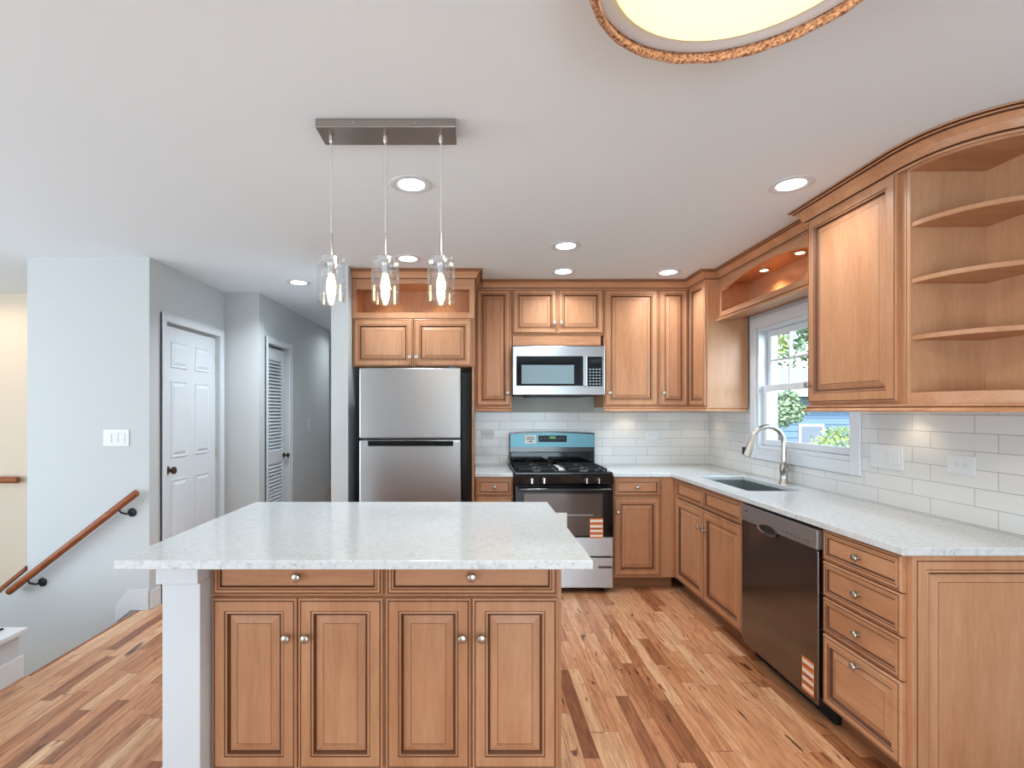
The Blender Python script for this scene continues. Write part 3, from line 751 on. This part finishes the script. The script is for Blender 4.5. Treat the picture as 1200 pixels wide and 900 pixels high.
# smooth arched valance
def arch_poly(x0, x1, zb_, rise, zt_, n=24, flat=.10):
    p = [(x0, zt_), (x0, zb_)]
    for i in range(n+1):
        u = i/n; x = x0+flat+(x1-x0-2*flat)*u; p.append((x, zb_+rise*math.sin(math.pi*u)**.8))
    p += [(x1, zb_), (x1, zt_)]; return p
MB().prism(arch_poly(.032, W-.04, zn1-.010, .048, ZT), -.018, 0, plane='XZ').build('valance', M['wood_h'], t)
mid = W/2
cab_door(t, .006, mid-.003, zd+.002, 2.100, mid-.026, 1.81, st=.055)
cab_door(t, mid+.003, W-.022, zd+.002, 2.100, mid+.026, 1.81, st=.055)
sp_ = MB().box(W-.020, W-.002, 0, .66, .0, zd-.002).build('side_panel', M['wood'], t)
sweep([(0, -.018), (W, -.018), (W, .304)], crown_prof(CEIL-.003, .078, .06)).build('crown_moulding', [M['wood_h'], M['glaze']], t)
MB().box(.001, W-.001, -.017, .30, ZT, CEIL-.006).build('top_filler', M['wood_h'], t)

# ================================================================== WALL CABINETS, back run
YU = 4.25; UD = YB-YU-.001; ZU0, ZU1 = 1.437, 2.402
def wallcab(name, x, w_, z0, z1, label, group='wall cabinets on the back wall'):
    t = thing(name, (x, YU, 0), label, 'cabinet', group)
    carcass(t, w_, UD, z0-.010, z1+.012); return t
t = wallcab('wall_cabinet', -.010, .306, ZU0, ZU1, 'tall narrow single-door wall cabinet left of the microwave')
MB().box(.004, .304, -.008, -.0005, ZU1+.014, CEIL-.006).build('top_filler', M['wood_h'], t)
cab_door(t, .013, .295, ZU0, ZU1, .270, 1.545, st=.05)
t = wallcab('wall_cabinet', .2985, .7565, 2.030, ZU1, 'short two-door wall cabinet directly above the microwave')
cab_door(t, .004, .372, 2.036, ZU1, .345, 2.120, st=.05); cab_door(t, .378, .752, 2.036, ZU1, .405, 2.120, st=.05)
MB().box(.004, .735, -.004, UD-.01, 1.940, 2.018).build('bottom_valance', M['wood_h'], t)
t = wallcab('wall_cabinet', 1.0575, .450, ZU0, ZU1, 'wide single-door wall cabinet just right of the microwave')
cab_door(t, .004, .447, ZU0, ZU1, .040, 1.545)
# corner cabinet (L-shaped, two doors meeting in the inside corner)
XU = 1.775; YC = 3.935
t = thing('corner_wall_cabinet', (1.510, YU, 0), 'L-shaped corner wall cabinet with two narrow doors left of the window', 'cabinet', 'wall cabinets on the back wall')
cb = MB().prism([(0, 0), (XU-1.510, 0), (XU-1.510, YC-YU), (XR-.010-1.510, YC-YU), (XR-.010-1.510, UD), (0, UD)], ZU0-.010, ZU1+.012)
cb.build('carcass', M['wood'], t)
cab_door(t, .004, .240, ZU0, ZU1, .034, 1.545, st=.05)
d = cab_door(t, 0, .285, ZU0, ZU1, st=.05); d.rotation_euler = (0, 0, R(-90)); d.location = (XU-1.510, -.026, ZU0)
MB().box(XU-1.510-.001, XR-.012-1.510, YC-YU-.004, YC-YU-.0005, ZU0-.01, ZU1+.012).build('side_panel', M['wood'], t)

# window valance cabinet (open box with arch) : local x towards the camera
XV = 1.865
VW = 3.930-2.728
t = thing('window_valance_cabinet', (XV, 3.930, 0), 'open maple display box with arched front and puck lights above the window', 'cabinet', rz=-90)
vd = XR-.002-XV
MB().box(0, VW, .018, vd, 2.118, 2.136).box(0, VW, .018, vd, 2.372, 2.402).box(0, VW, vd-.012, vd, 2.136, 2.372).box(0, .018, .018, vd-.012, 2.136, 2.372).box(VW-.018, VW, .018, vd-.012, 2.136, 2.372).build('carcass', M['wood_h'], t)
MB().prism(arch_poly(.034, VW-.034, 2.305, .062, 2.402, flat=.05), 0, .0175, plane='XZ').box(0, .034, 0, .0175, 2.118, 2.402).box(VW-.034, VW, 0, .0175, 2.118, 2.402).box(.034, VW-.034, 0, .0175, 2.118, 2.150).build('face_frame', M['wood_h'], t)
sweep([(-.0, 0), (VW, 0)], rail_prof(2.117, .036, .03)).build('bottom_moulding', [M['wood_h'], M['glaze']], t)
MB().box(.0, VW, .03, vd-.10, 2.098, 2.116).build('soffit_board', M['wood_h'], t)

# big wall cabinet near the camera, right wall
XB = 1.775
t = thing('large_wall_cabinet', (XB, 2.722, 0), 'large single-door maple wall cabinet right of the window, closest to the camera', 'cabinet', rz=-90)
CW = 2.722-2.112
carcass(t, CW, XR-.010-XB, ZU0-.010, ZU1+.012)
cab_door(t, .008, CW-.028, ZU0, ZU1, .036, 1.535, st=.062)
# quarter-round open shelf unit
QR = .31; QX, QY = 2.085, 2.110
t = thing('open_shelf_unit', (QX, QY, 0), 'open quarter-round maple end shelf unit beside the large wall cabinet', 'shelf unit')
def quarter(r, n=20, cx=0, cy=0):
    return [(cx, cy)]+[(cx-r*math.cos(math.pi/2*i/n), cy-r*math.sin(math.pi/2*i/n)) for i in range(n+1)]
MB().box(-.31, .0, -.016, -.0005, ZU0-.01, ZU1+.012).build('side_panel', M['maple_inside'], t)
MB().box(0.0, .012, -.330, -.0005, ZU0-.01, ZU1+.012).build('back_panel', M['maple_inside'], t)
for zb_ in (1.687, 1.919, 2.149):
    MB().prism(quarter(.305, cx=-.0005, cy=-.0165), zb_, zb_+.018).build('shelf', M['wood_h'], t)
MB().prism(quarter(.312, cx=-.0005, cy=-.0165), ZU0-.01, ZU0+.036).build('bottom_shelf', M['wood_h'], t)
MB().prism(quarter(.312, cx=-.0005, cy=-.0165), 2.378, 2.414).build('top_panel', M['wood_h'], t)

# crown mouldings and light rails (continuous pieces of their own)
tag(sweep([(.055, YU-.018), (XU-.018, YU-.018), (XU-.018, YC-.002), (XV-.002, YC-.002), (XV-.002, 2.798)], crown_prof(CEIL-.003, .074, .058)).build('crown_moulding', [M['wood_h'], M['glaze']]),
    'maple crown moulding along the back wall cabinets, around the corner and over the window', 'moulding')
arc = [(QX-.002-.3145*math.cos(math.pi/2*i/18), QY-.017-.3145*math.sin(math.pi/2*i/18)) for i in range(19)]
tag(sweep([(XR-.25, 2.728), (XB-.012, 2.728)]+[(XB-.012, 2.12)]+arc[1:]+[(XR-.003, QY-.017-.315)], crown_prof(CEIL-.003, .084, .066)).build('crown_moulding', [M['wood_h'], M['glaze']]),
    'maple crown moulding over the large wall cabinet, curving around the open shelves', 'moulding')
tag(sweep([(.0, YU-.005), (.295, YU-.005)], rail_prof(ZU0-.011, .032, .02)).build('light_rail', [M['wood_h'], M['glaze']]), 'short maple light rail under the cabinet left of the microwave', 'moulding')
tag(sweep([(1.06, YU-.005), (XU-.004, YU-.005), (XU-.004, YC-.004), (XR-.03, YC-.004)], rail_prof(ZU0-.011, .032, .02)).build('light_rail', [M['wood_h'], M['glaze']]), 'maple light rail under the cabinets between microwave and window', 'moulding')
tag(sweep([(XR-.03, 2.726), (XB-.003, 2.726), (XB-.003, 2.12)]+arc[1:]+[(XR-.010, QY-.017-.315)], rail_prof(ZU0-.011, .032, .02)).build('light_rail', [M['wood_h'], M['glaze']]), 'maple light rail under the large wall cabinet and curved open shelves', 'moulding')

# ================================================================== MICROWAVE
t = thing('microwave', (.2985, 4.185, 1.526), 'stainless over-the-range microwave with black window and keypad', 'microwave')
MW, MH = .7555, .402
MB().box(.004, MW-.004, .032, .40, .0, MH-.002).build('body', M['dark'], t)
MB().box(0, MW, .0, .031, 0, MH).build('front_frame', M['steel'], t, bevel=.006)
dr = MB().box(.030, .575, -.006, -.0005, .075, .318).build('door_window', M['blackglass'], t, bevel=.003)
MB().box(.072, .50, -.0075, -.0062, .092, .245).build('window_screen', mat('microwave_screen', (118, 138, 144), .2), dr)
MB().box(.553, .568, -.009, -.0062, .085, .310).build('handle_recess', M['dark'], dr)
MB().box(.571, .603, -.030, -.0005, .068, .316).build('handle', M['steel'], t, bevel=.006)
kp = MB().box(.610, .733, -.005, -.0005, .072, .314).build('keypad', M['blackglass'], t, bevel=.002)
kb = MB()
for r_ in range(6):
    for c_ in range(4): kb.box(.624+c_*.026, .640+c_*.026, -.0062, -.0052, .085+r_*.024, .094+r_*.024)
kb.build('keys', mat('key_print', (150, 165, 168), .4), kp)
MB().box(.625, .72, -.0062, -.0052, .262, .292).build('display', M['dark'], kp)
MB().box(.12, .62, .05, .36, -.012, -.0005).build('vent_grille', M['iron'], t)

# ================================================================== PENDANT FIXTURE
PY = 1.95; PXS = (-.552, -.346, -.134)
t = thing('pendant_light', (-.346, PY, CEIL), 'brushed nickel bar fixture with three clear glass pendants hanging over the island', 'light fixture')
cx0, cx1 = px(368, 0, 1.873)[0]+.346, px(533.5, 0, 1.873)[0]+.346
cn = MB().box(cx0, cx1, -.065, .065, -.031, -.0005).build('canopy', mat('canopy_nickel', (176, 168, 160), .25, 1), t, bevel=.002)
for sx in (.14, .37): MB().lathe([(.004, 0), (.004, -.003)], ax='Y', n=10).build('screw', M['nickel'], cn, loc=(cx0+sx, -.0652, -.015))
for xp in PXS:
    x = xp+.346
    p = MB().tube([(x, 0, -.40), (x, 0, -.497)], .0065, 12).lathe([(.0, -.490), (.030, -.4905), (.033, -.494), (.033, -.520), (.0, -.5205)], c=(x, 0, 0), n=24).lathe([(.016, -.5205), (.016, -.555), (.013, -.565)], c=(x, 0, 0), n=18).build('pendant', M['chrome'], t, smooth=True)
    MB().tube([(x, 0, -.045), (x+.001, 0, -.2), (x, 0, -.40)], .0026, 8).build('cord', mat('clear_cord', (210, 208, 205), .3), p)
    MB().lathe([(.008, -.031), (.009, -.050), (.004, -.058)], c=(x, 0, 0), n=12).build('cord_grip', M['nickel'], p, smooth=True)
    g = MB(); r1, r0 = .052, .047; n = 32
    zt, zb_ = -.500, -.664
    g.lathe([(r0, zt), (r1, zt), (r1, zb_), (r0, zb_), (r0, zt-.001)], c=(x, 0, 0), n=n)
    g.f = g.f[:-2]; g.m = g.m[:-2]
    go = g.build('glass_shade', M['shade_glass'], p, smooth=True)
    b = MB().lathe([(.010, -.565), (.016, -.585), (.0175, -.605), (.013, -.630), (.005, -.652), (.001, -.658)], c=(x, 0, 0), n=18).build('bulb', M['emit_warm'], p, smooth=True)
    for a in range(4):
        aa = a*math.pi/2+.4
        MB().box(-.004, .004, -.009, .009, -.006, .006).build('glass_clip', M['chrome'], p, loc=(x+.040*math.cos(aa), .040*math.sin(aa), -.515)).rotation_euler = (0, 0, aa+math.pi/2)

# ================================================================== CEILING LIGHTS
can_src = None
cans = [(482, 216, 'recessed ceiling light just behind the pendant fixture over the island'), (927, 216, 'recessed ceiling light nearest the large wall cabinet'),
        (663, 288, 'recessed ceiling light in mid ceiling in front of the range'), (478, 303, 'recessed ceiling light in front of the fridge niche cabinet'),
        (660, 318, 'recessed ceiling light close to the cabinets over the microwave'), (783, 319, 'recessed ceiling light close to the corner cabinet'),
        (350, 331, 'recessed ceiling light in the hallway, leftmost of all')]
for (x, y, lab) in cans:
    Y = (CEIL-1.40)*600/(481-y); X = (x-558)*Y/600
    if can_src is None:
        t = thing('recessed_light', (X, Y, CEIL), lab, 'ceiling light', 'recessed lights in the ceiling')
        MB().lathe([(.098, -.0005), (.098, -.004), (.088, -.007), (.066, -.004), (.062, -.002)], n=36).build('trim_ring', M['white'], t, smooth=True)
        MB().lathe([(.062, -.0035), (.050, -.006), (.0, -.0065)], n=32).build('lens', M['emit_day'], t, smooth=True)
        can_src = t
    else:
        t = copy_tree(can_src); t.location = (X, Y, CEIL); t['label'] = lab
    o = area('recessed_lamp', (X, Y, CEIL-.012), (0, 0, 0), .12, .12, 5.0 if x != 350 else 15, (.86, .94, 1), 'DISK', 140)

t = copy_tree(can_src); t.location = (-1.5, 6.7, CEIL); t['label'] = 'added recessed ceiling light deep in the hallway, unseen behind the fridge wall'  # extra downlight and its lamp, added out of sight to brighten the hall
area('recessed_lamp', (-1.5, 6.7, CEIL-.012), (0, 0, 0), .12, .12, 5, (.86, .94, 1), 'DISK', 160)

# flush drum light with woven rim
dc = (.60, 1.095); dr_ = .355
t = thing('flush_ceiling_light', (dc[0], dc[1], CEIL), 'round flush ceiling light with woven rattan rim and glowing diffuser near the camera', 'ceiling light')
ro = MB(); n = 64
for k, (rad, zz) in enumerate(((dr_-.006, -.050), (dr_-.003, -.064), (dr_-.004, -.078), (dr_-.008, -.090), (dr_-.016, -.096))):
    ro.tube([(rad*math.cos(2*math.pi*i/n), rad*math.sin(2*math.pi*i/n), zz+.0015*math.sin(i*2.1)) for i in range(n+1)], .0075, 8)
ro.build('woven_rim', M['rope'], t, smooth=True)
MB().lathe([(dr_-.03, -.0005), (dr_-.02, -.05), (dr_-.012, -.07), (dr_-.024, -.07), (dr_-.05, -.055)], n=64).build('shade', M['white'], t, smooth=True)
MB().lathe([(.305, -.058), (.303, -.066), (.24, -.072), (.0, -.076)], n=48).build('diffuser', M['emit_shade'], t, smooth=True)
area('flush_lamp', (dc[0], dc[1], CEIL-.11), (0, 0, 0), .45, .45, 10, (1, .9, .72), 'DISK', 170)

# puck lights
def puck(x, y, z, label, group, power=2.0, lamp=True, col=(1, .72, .42)):
    t = thing('puck_light', (x, y, z), label, 'puck light', group)
    MB().lathe([(.034, -.0005), (.034, -.006), (.026, -.009)], n=24).build('rim', M['nickel'], t, smooth=True)
    MB().lathe([(.025, -.0095), (.0, -.0105)], n=24).build('lens', M['emit_puck'], t)
    if lamp: spot('puck_lamp', (x, y, z-.016), power, col, 125, .7, .015)
puck(1.98, 3.52, 2.371, 'small warm puck light in the window box, the one farther from the camera', 'puck lights above the window', 9)
puck(1.98, 3.13, 2.371, 'small warm puck light in the window box, the one next to the large wall cabinet', 'puck lights above the window', 9)
puck(-.70, 4.08, 2.381, 'small puck light inside the left of the fridge cabinet niche', 'puck lights in the fridge niche', 3)
puck(-.28, 4.08, 2.381, 'small puck light inside the right of the fridge cabinet niche', 'puck lights in the fridge niche', 3)
WARM = (1, .80, .58)
puck(1.33, 4.48, ZU0-.011, 'puck light under the wide wall cabinet right of the microwave', 'puck lights under the wall cabinets', 1.3, col=WARM)
puck(1.93, 4.40, ZU0-.011, 'puck light under the corner wall cabinet', 'puck lights under the wall cabinets', 1.3, col=WARM)
puck(1.99, 2.42, ZU0-.011, 'puck light under the large wall cabinet by the window', 'puck lights under the wall cabinets', 1.3, col=WARM)

# ================================================================== SWITCHES AND OUTLETS
def plate(loc, rz, w_, h_, n, kind, label, group=None):
    nm = 'light_switch' if kind == 'switch' else 'power_outlet'
    t = thing(nm, loc, label, 'switch' if kind == 'switch' else 'outlet', group, rz)
    MB().box(-w_/2, w_/2, -.006, -.0005, -h_/2, h_/2).build('cover_plate', M['plastic'], t, bevel=.002)
    for i in range(n):
        x = (i-(n-1)/2)*.046
        if kind == 'switch': MB().box(x-.0165, x+.0165, -.009, -.0062, -.033, .033).build('rocker', M['plastic'], t, bevel=.0015)
        else:
            s_ = MB().box(-.033, .033, -.0075, -.0062, -.0165, .0165)
            for q in (-.018, .018):
                s_.box(q-.003, q+.003, -.0082, -.0076, .004, .006, 1).box(q-.003, q+.003, -.0082, -.0076, -.006, -.004, 1).box(q+.007, q+.010, -.0082, -.0076, -.0015, .0015, 1)
            s_.build('receptacle', [M['plastic'], M['slot']], t)
plate((-2.528, YA, 1.208), 0, .182, .118, 3, 'switch', 'white three-gang rocker switch plate on the stair wall above the handrail')
xs = XD; plate((XD, 6.02*1.0, 1.235), 90, .075, .118, 1, 'switch', 'small white switch plate in the hallway beyond the louvred door')
plate((XR-.008, 2.607, 1.165), -90, .205, .122, 4, 'switch', 'white four-gang rocker switch plate on the tile beside the window')
plate((XR-.008, 2.205, 1.166), -90, .128, .080, 1, 'outlet', 'white outlet on the right wall tile beyond the counter end')
plate((.105, YB-.008, 1.180), 0, .118, .076, 1, 'outlet', 'white outlet on the back tile left of the range')
plate((1.572, YB-.008, 1.178), 0, .118, .076, 1, 'outlet', 'white outlet on the back tile right of the range near the corner')

# ================================================================== HANDRAILS
def rail(name, a, b, y, r, wall_y, label, brackets):
    t = thing(name, (a[0], y, a[1]), label, 'handrail')
    v = Vector((b[0]-a[0], 0, b[1]-a[1])); L = v.length; dv = v.normalized()
    MB().tube([(0, 0, 0), tuple(dv*.004), tuple(dv*(L-.004)), tuple(v)], [r*.9, r, r, r*.9], 16).build('rail', M['rail'], t, smooth=True)
    for u in brackets:
        p = v*u; wy = wall_y-y
        MB().tube([(p.x, 0, p.z-r), (p.x+.01, .004, p.z-r-.02), (p.x+.03, .03, p.z-r-.035), (p.x+.05, wy-.012, p.z-r-.03)], .0065, 10)\
            .lathe([(.03, wy-.001), (.03, wy-.008), (.016, wy-.014)], c=(p.x+.05, 0, p.z-r-.03), ax='Y', n=20).build('bracket', M['iron'], t, smooth=True)
yr = YA-.065
rail('stair_handrail', px(10, 694, yr), px(160.5, 577, yr), yr, .024, YA, 'sloping brown wooden handrail on black brackets along the pale stair wall', (.15, .86))
yr2 = 4.635
rail('foyer_handrail', px(-160, 563, yr2), px(21, 562.5, yr2), yr2, .030, 4.70, 'level brown wooden handrail on the cream wall at the far left', (.3,))
a = px(-118, 786, YA+.06); b = px(30.5, 664, YA+.06)
cp_ = MB().prism([(k1[0], k1[1]+.001), (k0[0]-.004, k0[1]+.001), (k0[0]-.004, k0[1]+.032), (k1[0], k1[1]+.032)], YA-.012, YA+.132, plane='XZ')
tag(cp_.build('knee_wall_cap', M['rail'], bevel=.004), 'sloping brown wooden cap on the low wall beside the stair wall', 'wall cap')
# ledge at the stair opening
t = thing('stair_ledge', (-2.374, 2.69, 0), 'low white boxed ledge with a cap at the stair opening, far left', 'ledge')
MB().box(-1.3, -.016, -1.9, -.012, 0.001, .232).build('body', M['paint'], t)
MB().box(-1.3, .012, -1.92, .012, .2325, .258).build('cap', M['white'], t, bevel=.004)
MB().box(-.015, -.0, -1.92, .0, .001, .118).build('baseboard', M['white'], t, bevel=.003)
g = MB().box(-.42, -.14, -.24, -.12, 0, .008)
vent = thing('floor_vent', (-2.374, 2.69, .2585), 'small dark vent grille lying on the white stair ledge', 'vent')
gm = MB()
for i in range(9): gm.box(-.34, -.10, -.13+i*.012, -.124+i*.012, 0, .006)
gm.box(-.35, -.34, -.135, -.02, 0, .008).box(-.10, -.09, -.135, -.02, 0, .008)
gm.build('grille', M['iron'], vent)

# ================================================================== OUTDOORS
structure(MB().box(2.25, 40, -10, 45, -1.0, -.85).build('ground', M['lawn']))
t = thing('neighbour_house', (8.6, 13.2, -.85), 'blue-grey neighbouring house with pale roof seen through the window', 'house')
MB().box(-2.0, 7, 0, 6, 0, 2.75).build('wall', M['siding'], t)
sd = MB()
for i in range(16): sd.box(-2.0, 7, -.02, -.001, .02+i*.17, .03+i*.17)
sd.build('siding_boards', M['siding'], t)
MB().add([(-2.3,-.4,2.7),(7.3,-.4,2.7),(7.3,6.4,2.7),(-2.3,6.4,2.7),(-2.3,3,3.6),(7.3,3,3.6)], [(0,1,5,4),(2,3,4,5),(0,4,3),(1,2,5),(3,2,1,0)]).build('roof', M['roof'], t)
MB().box(-2.3, 7.3, -.45, -.401, 2.6, 2.8).build('fascia', M['white'], t)
wn_ = MB().box(-.3, .35, -.04, -.021, 1.25, 1.9).build('window', M['white'], t)
MB().box(-.24, .29, -.05, -.041, 1.31, 1.84).build('pane', mat('house_pane', (120, 130, 150), .1), wn_)
def tree(x, y, z, h, r, zc, nleaf, m, lab, trunk=.12, size=.09, cat='tree'):
    t = thing('tree' if cat == 'tree' else 'shrub', (x, y, z), lab, cat, 'greenery outside the window')
    if trunk:
        MB().tube([(0, 0, 0), (.05, .03, h*.3), (-.04, 0, h*.6), (.0, .05, h*.85)], [trunk, trunk*.8, trunk*.6, trunk*.3], 8).build('trunk', M['bark'], t, smooth=True)
    mb = MB(); rnd = random.Random(int(x*100+y*10))
    blobs = [(rnd.uniform(-.55, .55)*r, rnd.uniform(-.55, .55)*r, zc+rnd.uniform(-.6, .6)*r*.9, r*rnd.uniform(.35, .6)) for _ in range(12)]
    for _ in range(nleaf):
        bx, by, bz, br_ = rnd.choice(blobs)
        d = Vector((rnd.gauss(0, 1), rnd.gauss(0, 1), rnd.gauss(0, 1))).normalized()*br_*rnd.uniform(.6, 1)
        c = Vector((bx, by, bz))+d
        u = Vector((rnd.gauss(0, 1), rnd.gauss(0, 1), rnd.gauss(0, .6))).normalized(); v = u.cross(Vector((rnd.gauss(0, 1), rnd.gauss(0, 1), rnd.gauss(0, 1)))).normalized()
        s_ = size*rnd.uniform(.6, 1.3)
        mb.add([c-u*s_, c+v*s_*.5, c+u*s_, c-v*s_*.5], [(0, 1, 2, 3)])
    mb.build('foliage', M[m], t)
tree(4.9, 9.4, -.85, 3.9, 1.15, 4.0, 3800, 'leaf', 'pale sunlit leafy tree nearest the window')
tree(9.5, 24.0, -.85, 7.5, 3.0, 5.6, 4500, 'leaf', 'tall pale tree behind the blue-grey house', size=.2)
tree(18.0, 24.0, -.85, 7.5, 3.0, 5.4, 4500, 'leaf_dark', 'broad dark tree behind the right end of the blue-grey house', size=.2)
tree(4.0, 6.7, -.85, 2.3, .28, 2.3, 2200, 'leaf_dark', 'slim dark-leaved young tree at the left of the window view', trunk=.04, size=.035)
tree(6.6, 9.2, -.85, 1.6, .75, 1.25, 5000, 'leaf', 'bright shrub low at the right of the window view', trunk=.04, size=.04, cat='shrub')
